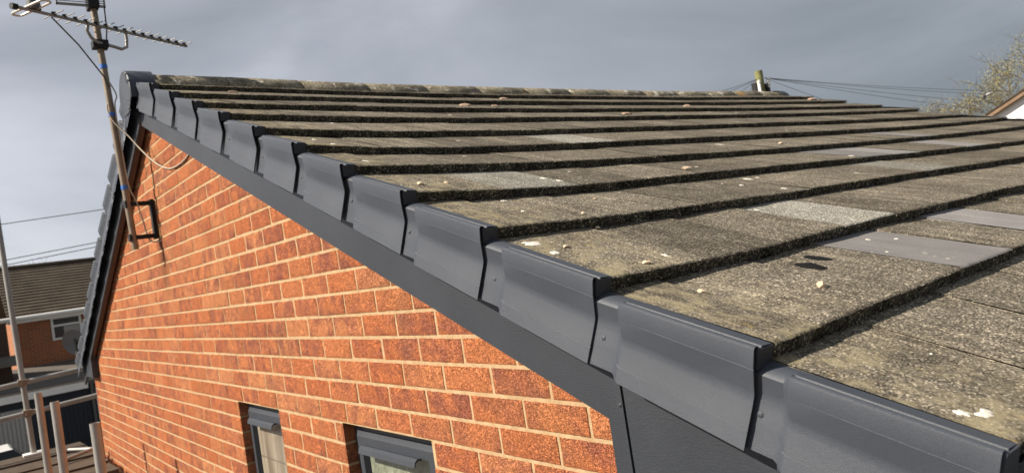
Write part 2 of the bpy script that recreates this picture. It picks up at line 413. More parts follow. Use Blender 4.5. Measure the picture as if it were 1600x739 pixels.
bricks.sort(key=rank)
for s0, s1, z0, z1 in bricks[:300]:
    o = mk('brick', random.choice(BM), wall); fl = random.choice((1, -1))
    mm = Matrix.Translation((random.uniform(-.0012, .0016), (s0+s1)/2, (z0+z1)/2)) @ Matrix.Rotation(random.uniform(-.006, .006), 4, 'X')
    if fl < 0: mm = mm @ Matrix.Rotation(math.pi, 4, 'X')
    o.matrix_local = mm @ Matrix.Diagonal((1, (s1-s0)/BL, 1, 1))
rest = MB(); rv = []
for s0, s1, z0, z1 in bricks[300:]:
    j = lambda: random.uniform(-.0015, .0015); x = random.uniform(-.001, .0015)
    c = [(x+.003, s0+j(), z0+j()), (x+.003, s1+j(), z0+j()), (x+.003, s1+j(), z1+j()), (x+.003, s0+j(), z1+j())]
    e_ = .005; inn = [(x, s0+e_, z0+e_), (x, s1-e_, z0+e_), (x, s1-e_, z1-e_), (x, s0+e_, z1-e_)]
    bk = [(.03, q[1], q[2]) for q in c]
    rest.add(inn+c+bk, [(3,2,1,0)]+[(i, (i+1)%4, (i+1)%4+4, i+4) for i in range(4)]+[(i+4, (i+1)%4+4, (i+1)%4+8, i+8) for i in range(4)])
    rv += [random.random()]*9
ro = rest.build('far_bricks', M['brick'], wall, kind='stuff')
at = ro.data.attributes.new('rnd', 'FLOAT', 'FACE'); at.data.foreach_set('value', rv)
# bodies of the other walls, out of view
part('rear_walls', MB().box((.245, WY0, GZ), (5.75, WY1, -.42)), M['brickfar'])

# --- windows
def window(y0, y1, z0, z1, glass):
    fx = .045; b = .042
    fr = MB()
    for a, c, d, e_ in ((y0, y1, z1-b, z1), (y0, y1, z0, z0+b), (y0, y0+b, z0+b, z1-b), (y1-b, y1, z0+b, z1-b)):
        fr.box((fx, a, d), (fx+.07, c, e_))
    wo_ = part('window', fr, M['frame'])
    g = .004; a0, a1, c0, c1 = y0+b*.75, y1-b*.75, z0+b*.75, z1-b*.75; sw = .055
    sa = MB()       # sash with a chamfered outer face
    def ring(yo0, yo1, zo0, zo1, x): return [(x, yo0, zo0), (x, yo1, zo0), (x, yo1, zo1), (x, yo0, zo1)]
    L = [ring(a0, a1, c0, c1, fx-.002), ring(a0+.016, a1-.016, c0+.016, c1-.016, fx-.016), ring(a0+sw-.01, a1-sw+.01, c0+sw-.01, c1-sw+.01, fx-.016), ring(a0+sw, a1-sw, c0+sw, c1-sw, fx+.006)]
    for p_, q_ in zip(L, L[1:]): sa.add(p_+q_, [(i, (i+1)%4, (i+1)%4+4, i+4) for i in range(4)])
    sa.build('sash', M['frame'], wo_)
    gl = MB().box((fx+.004, a0+sw-.005, c0+sw-.005), (fx+.012, a1-sw+.005, c1-sw+.005)).build('pane', M[glass], wo_)
    # trickle vent hood on the top rail of the sash
    hy0, hy1 = y0+.12, y1-.10; hz = c1-.052; pr = [(0, .010), (-.014, .012), (-.024, .004), (-.028, -.012), (-.025, -.013), (-.021, .000), (-.012, .006), (0, .004)]
    hd = MB().prism([(fx-.016+x, hy0, hz+z) for x, z in pr], (0, hy1-hy0, 0)); hd.build('vent_hood', M['frame'], wo_)
    sl_ = MB().prism([(-.045, y0+.005, z0+.004), (-.045, y0+.005, z0+.024), (fx+.01, y0+.005, z0+.040), (fx+.01, y0+.005, z0+.004)], (0, y1-y0-.01, 0)); sl_.build('sill', M['frame'], wo_)
    # reveal lining of cut bricks is the wall's own thickness
    return wo_
window(*OPEN[0], 'blind'); window(*OPEN[1], 'obscure')
for y0, y1, z0, z1 in OPEN:          # brick returns of the openings
    for k in range(14):
        zz = z0+.075*k
        for ya, yb in ((y1-.001, y1+.02),):
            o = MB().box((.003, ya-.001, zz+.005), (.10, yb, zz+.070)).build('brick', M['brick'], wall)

# --- verge caps
TH = math.atan(T/G)
SC = 1.055
MAINP = [(.047,.0015),(.020,.0030),(.0185,.0002),(.0125,.0002),(.0105,.0042),(.0045,.0052),(.0010,.0034),(0,-.002),(.0036,-.030),(.0046,-.0308),(.0044,-.0318),(.0126,-.066),(.0142,-.074),(.0130,-.086),(.0096,-.108),(.0066,-.1255),(.0076,-.1263),(.0062,-.1275),(.0018,-.1570),(.0043,-.1590)]
def xprof(z):
    for (xa, za), (xb, zb) in zip(MAINP[7:], MAINP[8:]):
        if za >= z >= zb: return xa+(xb-xa)*(za-z)/(za-zb)
    return MAINP[-2][0]
def cap_profile(y, f):       # f 0: the cap's body, f 1: its spigot, which slips under the next cap up
    tp = y*math.tan(TH)*.85/SC; out = []
    zn = [-.040,-.050,-.062,-.070,-.078,-.090,-.100,-.110,-.118,-.126,-.146,-.156]
    top_ = [(.047,.0010),(.041,.0008),(.036,.0002),(.032,-.0008),(.028,-.0022),(.0245,-.004),(.0205,-.0065),(.0165,-.0100)]
    for i, (x, z) in enumerate(MAINP):
        zz = z + tp*max(0, min(1, -z/.157))
        if f > 0:
            if i < 8: xs, zs = top_[i]
            else: xs = xprof(zn[i-8])+.0085; zs = zn[i-8]+.027
            x = x*(1-f)+xs*f; zz = zz*(1-f)+zs*f
        out.append((x*SC, y, zz*SC))
    return out
def cap_mesh():
    mb = MB(); st = [(0, 0), (.012, 0), (.10, 0), (.19, 0), (.272, 0), (.279, .15), (.286, .75), (.293, 1), (.33, 1), (.372, 1)]
    rows = [cap_profile(y, i) for y, i in st]; n = len(rows[0]); vs = [q for r_ in rows for q in r_]
    mb.add(vs, [(a*n+b, (a+1)*n+b, (a+1)*n+b+1, a*n+b+1) for a in range(len(st)-1) for b in range(n-1)], 0, True)
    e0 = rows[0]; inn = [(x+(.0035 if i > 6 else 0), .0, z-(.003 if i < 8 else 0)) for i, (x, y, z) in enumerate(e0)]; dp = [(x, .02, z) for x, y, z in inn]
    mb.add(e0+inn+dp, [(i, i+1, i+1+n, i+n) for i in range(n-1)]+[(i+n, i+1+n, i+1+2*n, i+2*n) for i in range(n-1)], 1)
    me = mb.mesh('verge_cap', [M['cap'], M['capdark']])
    me.set_sharp_from_angle(angle=R(23)); return me
CAPM = cap_mesh()
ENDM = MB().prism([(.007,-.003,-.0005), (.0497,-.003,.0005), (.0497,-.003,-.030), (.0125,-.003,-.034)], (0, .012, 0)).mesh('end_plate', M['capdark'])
ENDM0 = MB().prism([(.006,-.004,.001), (.0475,-.004,.001), (.060,-.004,-.050), (.016,-.004,-.075)], (0, .012, 0)).mesh('end_plate', M['cap'])
def dome(r, h, n=10):
    mb = MB(); vs = [(-h, 0, 0)]+[(-h*.75, r*.6*math.cos(2*math.pi*i/n), r*.6*math.sin(2*math.pi*i/n)) for i in range(n)]+[(0, r*math.cos(2*math.pi*i/n), r*math.sin(2*math.pi*i/n)) for i in range(n)]
    mb.add(vs, [(0, i+1, (i+1)%n+1) for i in range(n)]+[(i+1, i+1+n, (i+1)%n+1+n, (i+1)%n+1) for i in range(n)], 0, True); return mb
NAILM = dome(.0052, .0014).mesh('nail', M['cap'])
def add_cap(mat, first=False):
    c = mk('verge_cap', CAPM, house); c.matrix_local = HI @ mat
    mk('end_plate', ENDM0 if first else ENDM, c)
    nl = mk('nail', NAILM, c); nl.matrix_local = Matrix.Translation((.0190, .325+random.uniform(-.006, .006), -.078+random.uniform(-.004, .006)))
    return c
for k in range(12):
    fm, ln = roof_frame(-.10, -.05, k)
    ey = fm.col[1].to_3d(); ex = Vector((1,0,0)); ez = ex.cross(ey).normalized()
    fm = frame_mat(tail(-.102, k), ex, ey, ez) @ Matrix.Rotation(random.uniform(-.008, .008), 4, 'Z') @ Matrix.Rotation(random.uniform(-.012, .012), 4, 'Y')
    add_cap(fm, k == 0)
    # the other verge, at the far end of this slope
    fm2 = frame_mat(tail(6.315, k), Vector((-1,0,0)), ey, (Vector((-1,0,0)).cross(ey)).normalized()*-1)
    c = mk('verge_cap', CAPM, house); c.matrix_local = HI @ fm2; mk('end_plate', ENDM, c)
# far slope of the gable
FT = math.atan(.464); UF = Vector((0, -math.cos(FT), math.sin(FT)))     # up the far slope
APEX = Vector((0, 1.43, 1.526)); FL = (5.12-1.43)/math.cos(FT)
for k in range(12):
    d = FL - k*FL/12.0
    base = APEX - UF*d + Vector((-.102, 0, 0))
    a_ = FT-TH; ey = Vector((0, -math.cos(a_), math.sin(a_))); ez = Vector((0, math.sin(a_), math.cos(a_)))
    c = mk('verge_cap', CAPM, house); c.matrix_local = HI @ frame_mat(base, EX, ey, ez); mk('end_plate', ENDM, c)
# --- barge boards, soffits, box end
def barge(a, b, depth_top, depth_bot, x0, x1):
    a, b = Vector(a), Vector(b)
    return [(x0, a.y, a.z-depth_bot), (x0, b.y, b.z-depth_bot), (x0, b.y, b.z-depth_top), (x0, a.y, a.z-depth_top)]
pl = lambda y: Vector((0, y, Z0+(y-Y0)*tanP))
pf = lambda y: Vector((0, y, APEX.z-(y-APEX.y)*.464))
nb = MB().prism(barge(pl(-1.989), pl(1.43), .05, .310, -.055, -.037), (.018, 0, 0)); part('barge_board', nb, M['barge'])
fb = MB().prism(barge(pf(1.435), pf(5.06), .05, .258, -.055, -.037), (.018, 0, 0)); part('barge_board', fb, M['barge'])
part('soffit', MB().prism([(-.0365, -1.98, pl(-1.98).z-.305), (-.0365, 1.42, pl(1.42).z-.305), (-.0365, 1.42, pl(1.42).z-.26), (-.0365, -1.98, pl(-1.98).z-.26)], (.020, 0, 0)), M['soffit'])
part('soffit', MB().prism([(-.0365, 1.44, pf(1.44).z-.253), (-.0365, 4.49, pf(4.49).z-.253), (-.0365, 4.49, pf(4.49).z-.21), (-.0365, 1.44, pf(1.44).z-.21)], (.020, 0, 0)), M['soffit'])
part('undercloak', MB().prism([(-.0365, -2.00, pl(-2.0).z-.085), (-.0365, 1.42, pl(1.42).z-.085), (-.0365, 1.42, pl(1.42).z-.075), (-.0365, -2.0, pl(-2.0).z-.075)], (.0425, 0, 0)), M['void'])  # coloured near-black so the gap behind the barge reads as deep shade
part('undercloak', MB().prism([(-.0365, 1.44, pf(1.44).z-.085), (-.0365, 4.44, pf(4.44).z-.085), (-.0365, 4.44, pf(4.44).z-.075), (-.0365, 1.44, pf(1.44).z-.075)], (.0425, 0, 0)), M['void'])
zt = lambda y: pl(y).z-.06
part('corner_trim', MB().prism([(-.0555, -2.0330, -.62), (-.0555, -1.9895, -.62), (-.0555, -1.9895, zt(-1.9895)), (-.0555, -2.0330, zt(-2.033))], (.051, 0, 0)), M['barge'])
bx = part('eaves_box', MB().prism([(-.0535, -2.64, -.62), (-.0535, -2.0375, -.62), (-.0535, -2.0375, zt(-2.0375)), (-.0535, -2.64, zt(-2.64))], (.051, 0, 0)), M['barge'])
for z in (-.125, -.33, -.55):
    s_ = dome(.0045, .003).build('screw', M['capdark'], corner_o := house.children[-2]); s_.matrix_local = Matrix.Translation((-.0555, -2.0265, z))
part('eaves_soffit', MB().box((-.07, -2.64, -.64), (5.75, -2.451, -.622)), M['barge'])
part('fascia', MB().box((-.072, -2.66, -.60), (6.2, -2.642, pl(-2.64).z-.075)), M['barge'])
part('eaves_box', MB().prism([(-.0535, 4.50, -.33), (-.0535, 5.05, -.33), (-.0535, 5.05, pf(5.05).z-.06), (-.0535, 4.50, pf(4.50).z-.25)], (.053, 0, 0)), M['barge'])
# gutter
gm = MB(); gy, gz, gr = -2.722, -.205, .056; n = 12
vs = []
for x in (-.10, 6.25):
    for rr_ in (gr, gr-.004):
        for i in range(n+1): an = math.pi*i/n; vs.append((x, gy-rr_*math.cos(an), gz-rr_*math.sin(an)))
q = n+1; fs = []
for i in range(n): fs += [(i, i+1, 2*q+i+1, 2*q+i), (q+i+1, q+i, 3*q+i, 3*q+i+1), (i+1, i, q+i, q+i+1)]
fs += [(0, 2*q, 3*q, q), (n, q+n, 3*q+n, 2*q+n)]
gm.add(vs, fs, 0, True); gm.add([vs[i] for i in range(n+1)], [tuple(range(n+1))]); part('gutter', gm, M['barge'])

# --- roof deck and tiles
dk = MB(); Uo = NR*-.075
dk.prism([Vector((0, Y0+.08, Z0+.08*tanP))+Uo, Vector((0, 1.40, Z0+(1.40-Y0)*tanP))+Uo, Vector((0, 1.40, Z0+(1.40-Y0)*tanP-.03))+Uo, Vector((0, Y0+.08, Z0+.08*tanP-.03))+Uo], (6.2, 0, 0))
dk.prism([(0, 1.42, pf(1.42).z-.06), (0, 5.08, pf(5.08).z-.05), (0, 5.08, pf(5.08).z-.09), (0, 1.42, pf(1.42).z-.10)], (6.2, 0, 0))
roof = part('roof', dk, M['void'])
TW = .300; TLN = .44
def tile_mesh(i, hi, mtop):
    sd = Vector((i*5.3, i*2.9, 0)); nx = 40 if hi else 10
    ys = [0, .003, .008, .02, .05, .12, .22, TLN] if hi else [0, .006, .03, TLN]
    zs = [0, .25, .5, .75, 1] if hi else [0, .5, 1]
    wv = TW; mb = MB(); ny = len(ys); vs = []
    am = 1.0 if hi else .8
    def tn(x): return noise.noise(Vector((x*45, 0, 3))+sd)*.0022*am + noise.noise(Vector((x*150, 0, 7))+sd)*.0013*am
    for a in range(nx+1):
        x = wv*a/nx
        for b, y in enumerate(ys):
            f = max(0, 1-y/.03)
            z = noise.noise(Vector((x*24, y*24, 1))+sd)*.0010*am + noise.noise(Vector((x*130, y*130, 2))+sd)*.0012*am*f
            if b == 0: z -= .0028 + abs(noise.noise(Vector((x*80, 4, 2))+sd))*.003*am
            if hi and b == 1: z -= .0007
            vs.append((x, y + (tn(x) if b == 0 else tn(x)*.6*f), z))
    mb.add(vs, [(a*ny+b, (a+1)*ny+b, (a+1)*ny+b+1, a*ny+b+1) for a in range(nx) for b in range(ny-1)], 0, True)
    fv = []; nz = len(zs)
    for a in range(nx+1):
        x = wv*a/nx; top_ = vs[a*ny]
        for c, zf in enumerate(zs):
            d = 0 if c == 0 else (noise.noise(Vector((x*60, zf*2.4, 11))+sd)*.0035 + noise.noise(Vector((x*170, zf*5, 12))+sd)*.0016)*am
            zb = -T-.001 + noise.noise(Vector((x*50, 1, 21))+sd)*.0018*am
            fv.append((x, top_[1]+d+zf*.004, top_[2]*(1-zf)+zb*zf))
    mb.add(fv, [(a*nz+c, a*nz+c+1, (a+1)*nz+c+1, (a+1)*nz+c) for a in range(nx) for c in range(nz-1)], 1, True)
    for xe, col_ in ((0, 0), (nx, 1)):
        A = vs[xe*ny]; B = vs[xe*ny+ny-1]; q_ = [A, B, (B[0], B[1], -.018), (A[0], A[1]+.003, -T)]
        mb.add(q_, [(0,1,2,3) if col_ else (3,2,1,0)], 0)
    return mb.mesh('tile', [mtop, M['edge']])
TILES = {(h, k_): [tile_mesh(i+(50 if h else 0), h, M[k_]) for i in range(n_)] for h, k_, n_ in ((True, 'tile', 8), (False, 'tile', 6), (True, 'tile_pale', 2), (False, 'tile_pale', 1), (True, 'tile_worn', 2), (False, 'tile_worn', 2))}
WORN = [(1, .80), (1, 1.42), (4, 2.55), (4, 2.83), (5, 3.86), (4, 3.80)]
PALE = [(4, .47), (2, .98), (6, 1.43), (3, 2.27)]
XR = 6.268
for k in range(12):
    off = .090 if k % 2 else .240
    xs = [-.048] + [off+TW*i for i in range(-1, 24) if -.01 < off+TW*i < XR-.05] + [XR]
    for x0, x1 in zip(xs, xs[1:]):
        xm = (x0+x1)/2; kind = 'tile'
        if any(kk == k and x0 <= xx < x1 for kk, xx in WORN): kind = 'tile_worn'
        if any(kk == k and x0 <= xx < x1 for kk, xx in PALE): kind = 'tile_pale'
        hi = (tail(xm, k)-CAM).length < 3.4
        fm, ln = roof_frame(x0, x1, k)
        o = mk('tile', random.choice(TILES[(hi, kind)]), roof)
        jit = Matrix.Translation((0, random.gauss(0, .0018), random.uniform(-.0005, .0008))) @ Matrix.Rotation(random.gauss(0, .004), 4, 'Y') @ Matrix.Rotation(random.gauss(0, .003), 4, 'Z')
        o.matrix_local = fm @ jit @ Matrix.Diagonal(((x1-x0)/TW, 1, 1, 1))
# --- ridge tiles on their mortar
RX = [-.05, .379, 1.057, 1.531, 2.362, 3.2, 4.184, 4.931, 5.989, 6.579]; RZ = [1.518, 1.515, 1.502, 1.496, 1.4935, 1.4925, 1.493, 1.498, 1.520, 1.511]
def ridge_z(x):
    for i in range(len(RX)-1):
        if x <= RX[i+1]: return RZ[i]+(RZ[i+1]-RZ[i])*(max(x, RX[0])-RX[i])/(RX[i+1]-RX[i])
    return RZ[-1]
def mat_ridge():
    t = NT('ridge_tile_lichened', .95, .1); p = t.pos(); gran = t.xyz(t.voro(p, 200))[0]
    c = t.mix(t.ramp(t.noise(p, 9, 5, .65), [(.35, 0), (.65, 1)]), (.14,.122,.085), (.32,.285,.215))
    c = t.mix(1.0, c, t.ramp(gran, [(0, .5), (.5, .9), (.9, 1.5), (1, 2.2)]), 'MULTIPLY')
    c = t.mix(t.ramp(t.noise(p, 13, 4, .6, .5), [(.59, 0), (.63, .9)]), c, (.62,.58,.50))
    c = t.mix(t.ramp(t.noise(t.mapping(p, (1,1,1), (4,8,2)), 5, 3), [(.70, 0), (.74, .9)]), c, (.46,.23,.05))
    t.col(c); t.bump(t.noise(p, 60, 5, .7), .006); return t.m
M['ridge'] = mat_ridge()
RRAD = .128; YR = 1.43; x = -.035; NRT = 14; RLEN = 6.48/NRT
for i in range(NRT):
    xa, xb = x+.003, x+RLEN-.003; vs = []; na = 14; xst = [xa, xa+.006, (xa+xb)/2, xb-.006, xb]
    for j, xx in enumerate(xst):
        rr_ = RRAD-(.004 if j in (0, 4) else 0)
        for a in range(na+1):
            an = R(-8)+R(196)*a/na; d = noise.noise(Vector((xx*9, a*.6, i)))*.003
            vs.append((xx, YR-math.cos(an)*(rr_+d), ridge_z(xx)-RRAD+math.sin(an)*(rr_+d)))
    q = na+1; mb = MB(); mb.add(vs, [(a*q+b, a*q+b+1, (a+1)*q+b+1, (a+1)*q+b) for a in range(4) for b in range(na)], 0, True)
    mb.add(vs[:q], [tuple(range(q))[::-1]]); mb.add(vs[-q:], [tuple(range(q))])
    o = mb.build('ridge_tile', M['ridge'], roof); x += RLEN
mo = MB()          # lumpy bedding mortar along both edges of the ridge tiles
for side in (-1, 1):
    pts = []; n = 150
    for i in range(n+1):
        xx = -.03+6.45*i/n; pts.append((xx, YR+side*(RRAD+.002+noise.noise(Vector((xx*8, side, 0)))*.008), ridge_z(xx)-RRAD+.012+noise.noise(Vector((xx*11, side, 5)))*.009))
    mo.tube(pts, .017, 6)
mo.build('ridge_mortar', M['ridge'], roof)
# ridge end caps
def ridge_end(x0, x1, flip):
    mb = MB(); na = 26; cz = ridge_z(x0)-RRAD+.004; cy = YR+.018
    out = [(cy-.05, cz-.098)]+[(cy-math.cos(R(-14)+R(208)*a/na)*(RRAD+.012), cz+math.sin(R(-14)+R(208)*a/na)*(RRAD+.012)) for a in range(na+1)]+[(cy+.07, cz-.098)]
    n = len(out); big = [(cy+(y-cy)*1.03, cz+(z-cz)*1.03) for y, z in out]
    vs = [(x0, y, z) for y, z in out]+[(x0+.004*flip, y, z) for y, z in big]+[(x1, y, z) for y, z in big]
    mb.add(vs, [tuple(range(n))]+[(i, i+n, (i+1)%n+n, (i+1)%n) for i in range(n)])
    mb.add(vs[n:], [(i, i+1, i+1+n, i+n) for i in range(1, n-2)], 0, True)
    return part('ridge_end_cap', mb, M['cap'])
rc = ridge_end(-.118, .02, 1)
for yy, zz in ((1.375, 1.36), (1.405, 1.32)):
    s_ = dome(.007, .004).build('screw', M['capdark'], rc); s_.matrix_local = Matrix.Translation((-.118, yy, zz))
ridge_end(6.50, 6.38, -1)

# ------------------------------------------------------------------ loose things on the roof
def chip(r, seed, flat=.6):
    bm = bmesh.new(); bmesh.ops.create_icosphere(bm, subdivisions=1, radius=r)
    for v in bm.verts:
        v.co *= 1+.45*noise.noise(v.co*(1.1/r)+Vector((seed*3.1, 0, 0))); v.co.z *= flat; v.co.x *= 1.25
    me = bpy.data.meshes.new('stone_chip'); bm.to_mesh(me); bm.free(); return me
def on_roof(x, k, f):
    fm, ln = roof_frame(x-.05, x+.05, k); return fm @ Matrix.Translation((.05, ln*f, 0))
chips = [(.316, 1, .34, .012, 'stone', 'cream triangular stone chip below two black scuffs on a roof tile'),
 (.09, 1, .69, .009, 'stone', None), (.09, 2, .10, .008, 'stone', None), (.259, 3, .12, .007, 'stone', None), (.259, 2, .96, .007, 'stone', None),
 (.037, 2, .62, .007, 'stone', None), (.122, 4, .36, .008, 'stone', None), (.48, 3, .64, .006, 'stone', None), (.027, 4, .32, .012, 'stone', None), (1.166, 4, .25, .016, 'stone', None), (2.38, 5, .3, .014, 'stone', None)]
for i, (x, k, f, r_, mt, lb) in enumerate(chips):
    me = chip(r_, i, .7 if i == 0 else .5); me.materials.append(M[mt])
    o = mk('stone_chip', me, None, lb or 'tiny cream stone chip lying loose on the grey roof tiles', 'stone', None if lb else 'loose stone chips on the roof')
    o.matrix_world = on_roof(x, k, f) @ Matrix.Translation((0, 0, r_*.35)) @ Matrix.Rotation(i*1.3, 4, 'Z')
for i, (x, k, f, r_) in enumerate([(1.483, 9, .5, .034), (1.69, 9, .45, .022), (2.43, 8, .35, .03), (3.54, 9, .5, .03), (2.06, 10, .5, .03), (.27, 10, .6, .02), (5.967, 10, .5, .045)]):
    me = chip(r_, 40+i, .3); me.materials.append(M['terracotta'])
    o = mk('mortar_fragment', me, None, 'flat pinkish fragment lying loose on the upper roof courses', 'fragment', 'pinkish fragments near the ridge')
    o.matrix_world = on_roof(x, k, f) @ Matrix.Translation((0, 0, r_*.15))
def blotch(name, mat_, x, k, f, rx, ry, seed, th, parent, amp=.85):
    n = 22; mb = MB(); ring = []
    for i in range(n):
        an = 2*math.pi*i/n; q_ = 1+amp*noise.noise(Vector((math.cos(an)*2.1, math.sin(an)*1.6, seed*2.3)))
        ring.append((rx*q_*math.cos(an), ry*q_*math.sin(an)))
    mb.add([(0, 0, th)]+[(a*.8, b*.8, th) for a, b in ring]+[(a, b, -.0005) for a, b in ring], [(0, i+1, (i+1)%n+1) for i in range(n)]+[(i+1, i+1+n, (i+1)%n+1+n, (i+1)%n+1) for i in range(n)], 0, True)
    o = mb.build(name, M[mat_], parent); o.matrix_local = on_roof(x, k, f); return o
blotch('tar_patch', 'tar', .469, 1, .66, .024, .034, 1, .0012, roof, .35)
blotch('tar_patch', 'tar', .555, 1, .74, .024, .036, 2, .0012, roof, .35)
for i, (xx, k, f, rx_, ry_) in enumerate([(.011, 0, .17, .016, .010), (-.012, 0, .22, .009, .012), (-.010, 2, .80, .022, .016), (-.020, 2, .55, .012, .011)]): blotch('lichen_patch', 'lichen', xx, k, f, rx_, ry_, 3+i, .0009, roof)
rl = random.Random(3)
for i in range(46):
    k = rl.choice([0,1,1,2,2,3,3,4,4,5,6,7,8]); xx = rl.uniform(0, .6+k*.45)
    r_ = rl.uniform(.0025, .0075)*(1+k*.15)
    blotch('lichen_patch', 'lichen', xx, k, rl.uniform(.08, .9), r_*rl.uniform(.6, 1.1), r_*rl.uniform(.7, 2.2), 10+i, .0007, roof)

# ------------------------------------------------------------------ television aerial on the gable
ae = empty('tv_aerial', (-.13, 1.66, .55), 'weathered television aerial on a leaning mast bracketed to the brick gable', 'aerial')
bpy.context.view_layer.update(); AI = Matrix.Translation((.13, -1.66, -.55))
def apart(name, mb, mat_, parent=None):
    o = mb.build(name, mat_, parent or ae); o.matrix_local = AI if parent is None else Matrix(); return o
mb0, mb1 = Vector((-.130, 1.66, .55)), Vector((-.180, 1.66, 2.16))  # mast, aerial, scaffold and background coordinates below were worked out from image pixels
mast = apart('mast', MB().tube([mb0, mb0.lerp(mb1, .5), mb1], .0185, 14), M['mast'])
mpt = lambda z: mb0.lerp(mb1, (z-mb0.z)/(mb1.z-mb0.z))
for z in (1.628, 1.345, .915):
    c = mpt(z); apart('tape_band', MB().tube([c-Vector((0,0,.012)), c+Vector((0,0,.012))], .0205, 12), M['blue'], mast)
br = MB()
for z in (.815, .620): br.box((-.155, 1.645, z-.012), (0, 1.675, z+.012))
br.box((-.022, 1.640, .600), (-.004, 1.682, .835)); br.box((-.157, 1.632, .600), (-.150, 1.690, .64)); br.box((-.157, 1.632, .795), (-.150, 1.690, .835))
apart('wall_bracket', br, M['black'])
b0 = Vector((-.181, 1.60, 1.851)); bd = Vector((.89, .45, 0)).normalized(); bn = Vector((-bd.y, bd.x, 0))
boom = apart('boom', MB().tube([b0+bd*-.457, b0+bd*.629], .0095, 8), M['alum'])
for t_ in [-.25+.0615*i for i in range(15)]:
    c = b0+bd*t_+Vector((0,0,.006)); ln = .085-.022*(t_+.25)/.86
    apart('director', MB().tube([c-bn*ln, c+bn*ln], .0028, 6), M['alum'])
    apart('clip', MB().box(tuple(c-Vector((.011,.011,.008))), tuple(c+Vector((.011,.011,.012)))), M['black'])
lc = b0+bd*-.37+Vector((0,0,.012)); lp = []
for i in range(28):
    a = 2*math.pi*i/28; ca, sa_ = math.cos(a), math.sin(a)
    lp.append(lc + bn*(.113*(1 if ca > 0 else -1)*(1 if abs(ca) > .05 else 0) + .026*ca) + bd*(.026*sa_))
apart('folded_dipole', MB().tube(lp, .0065, 8, closed=True), M['loop'])
apart('balun_box', MB().tube([lc+bd*.015+Vector((0,0,-.005)), lc+bd*.015+Vector((0,0,.04))], [.034, .031], 16), M['greyplast'])
apart('boom_end', MB().tube([b0+bd*-.475, b0+bd*-.445], .017, 8), M['black'])
cl = b0+bd*-.055+Vector((0,0,-.008)); cr_ = b0+bd*.185+Vector((0,0,-.01)); dn = Vector((0,0,-.092))
apart('cradle', MB().tube([cl, cl+dn*.4+bd*-.01, cl+dn*.8+bd*.012, cl+dn+bd*.045, b0+bd*.05+dn*1.12, cr_+dn*1.10-bd*.04, cr_+dn*.9-bd*.006, cr_+dn*.4, cr_], .0095, 8), M['alum'])
apart('clamp', MB().box(tuple(b0+dn+Vector((-.03,.0,-.03))), tuple(b0+dn+Vector((.05,.075,.012)))), M['black'])
apart('cable', MB().tube([b0+bd*-.265+Vector((0,0,-.012)), b0+bd*-.13+Vector((0,-.005,-.14)), mpt(1.56)+Vector((-.01,-.022,0)), mpt(1.50)+Vector((.0,-.024,0))], .0042, 6), M['blackcable'])
cb = [mpt(1.53)+Vector((.012,-.02,0)), mpt(1.45)+Vector((.035,-.03,0)), mpt(1.38)+Vector((.018,-.022,0)), mpt(1.1)+Vector((.015,-.02,0)), mpt(.92)+Vector((.018,-.02,0)), mpt(.82)+Vector((.045,-.02,0)), mpt(.72)+Vector((.06,-.02,0)), Vector((-.05, 1.66, .60)), Vector((-.012, 1.62, .58)), Vector((.004, 1.60, .585))]
def smooth_path(pts, n=6):
    pts = [Vector(q_) for q_ in pts]; out = []
    for i in range(len(pts)-1):
        p0, p1, p2, p3 = pts[max(i-1,0)], pts[i], pts[i+1], pts[min(i+2, len(pts)-1)]
        for j in range(n):
            t_ = j/n; out.append(.5*((2*p1)+(p2-p0)*t_+(2*p0-5*p1+4*p2-p3)*t_*t_+(3*p1-p0-3*p2+p3)*t_**3))
    return out+[pts[-1]]
apart('cable', MB().tube(smooth_path(cb), .0040, 6), M['cable'])
apart('cable', MB().tube(smooth_path([mpt(1.40)+Vector((-.02,-.015,0)), mpt(1.36)+Vector((-.022,-.02,0)), mpt(1.29)+Vector((.0,-.03,0)), (-.10,1.58,1.20), (-.06,1.50,1.10), (-.03,1.36,1.00), (-.006,1.20,.935), (-.006,1.0,.915), (-.006,.80,.925), (-.006,.70,.96)]), .0040, 6), M['cable'])
pn = MB(); pc = Vector((-.24, 1.62, 2.03))
for a, b in (((-.125,-.06),(.125,-.052)), ((-.125,.06),(.125,.068)), ((-.125,-.06),(-.117,.068)), ((.117,-.06),(.125,.068))): pn.box((pc.x+a[0], 1.625, pc.z+a[1]), (pc.x+b[0], 1.637, pc.z+b[1]))
for i in range(9): pn.box((pc.x-.12, 1.629, pc.z-.05+i*.013), (pc.x+.12, 1.633, pc.z-.046+i*.013))
apart('grid_panel', pn, M['alum']); apart('panel_clamp', MB().box((-.205, 1.60, 1.965), (-.15, 1.70, 2.06)), M['black'])
apart('cable', MB().tube([(-.12, 1.64, 2.0), (-.122, 1.645, 1.85), (-.135, 1.645, 1.76)], .004, 6), M['blackcable'])

# satellite dish beyond the far corner
sd_ = empty('satellite_dish', (-.02, 5.34, -.30), 'grey satellite dish at the far eaves corner of the brick house', 'satellite dish')
dm = MB(); nr_, na = 5, 20; dv = []
for i in range(nr_+1):
    rr_ = .14*i/nr_
    for j in range(na): a = 2*math.pi*j/na; dv.append((rr_*math.cos(a)*.9, .045*(rr_/.14)**2*-1, rr_*math.sin(a)))
dm.add(dv, [(i*na+j, i*na+(j+1)%na, (i+1)*na+(j+1)%na, (i+1)*na+j) for i in range(nr_) for j in range(na)], 0, True)
o = dm.build('reflector', simple('dish_grey', (.20,.21,.23), .5), sd_); o.matrix_local = Matrix.Translation((-.0, .06, .30)) @ Matrix.Rotation(R(-35), 4, 'Z') @ Matrix.Rotation(R(20), 4, 'X')
sd_arm = MB().tube([(.02,.06,.0), (-.02,.06,.14), (-.02,.07,.32)], .014, 8).build('arm', M['greyplast'], sd_)

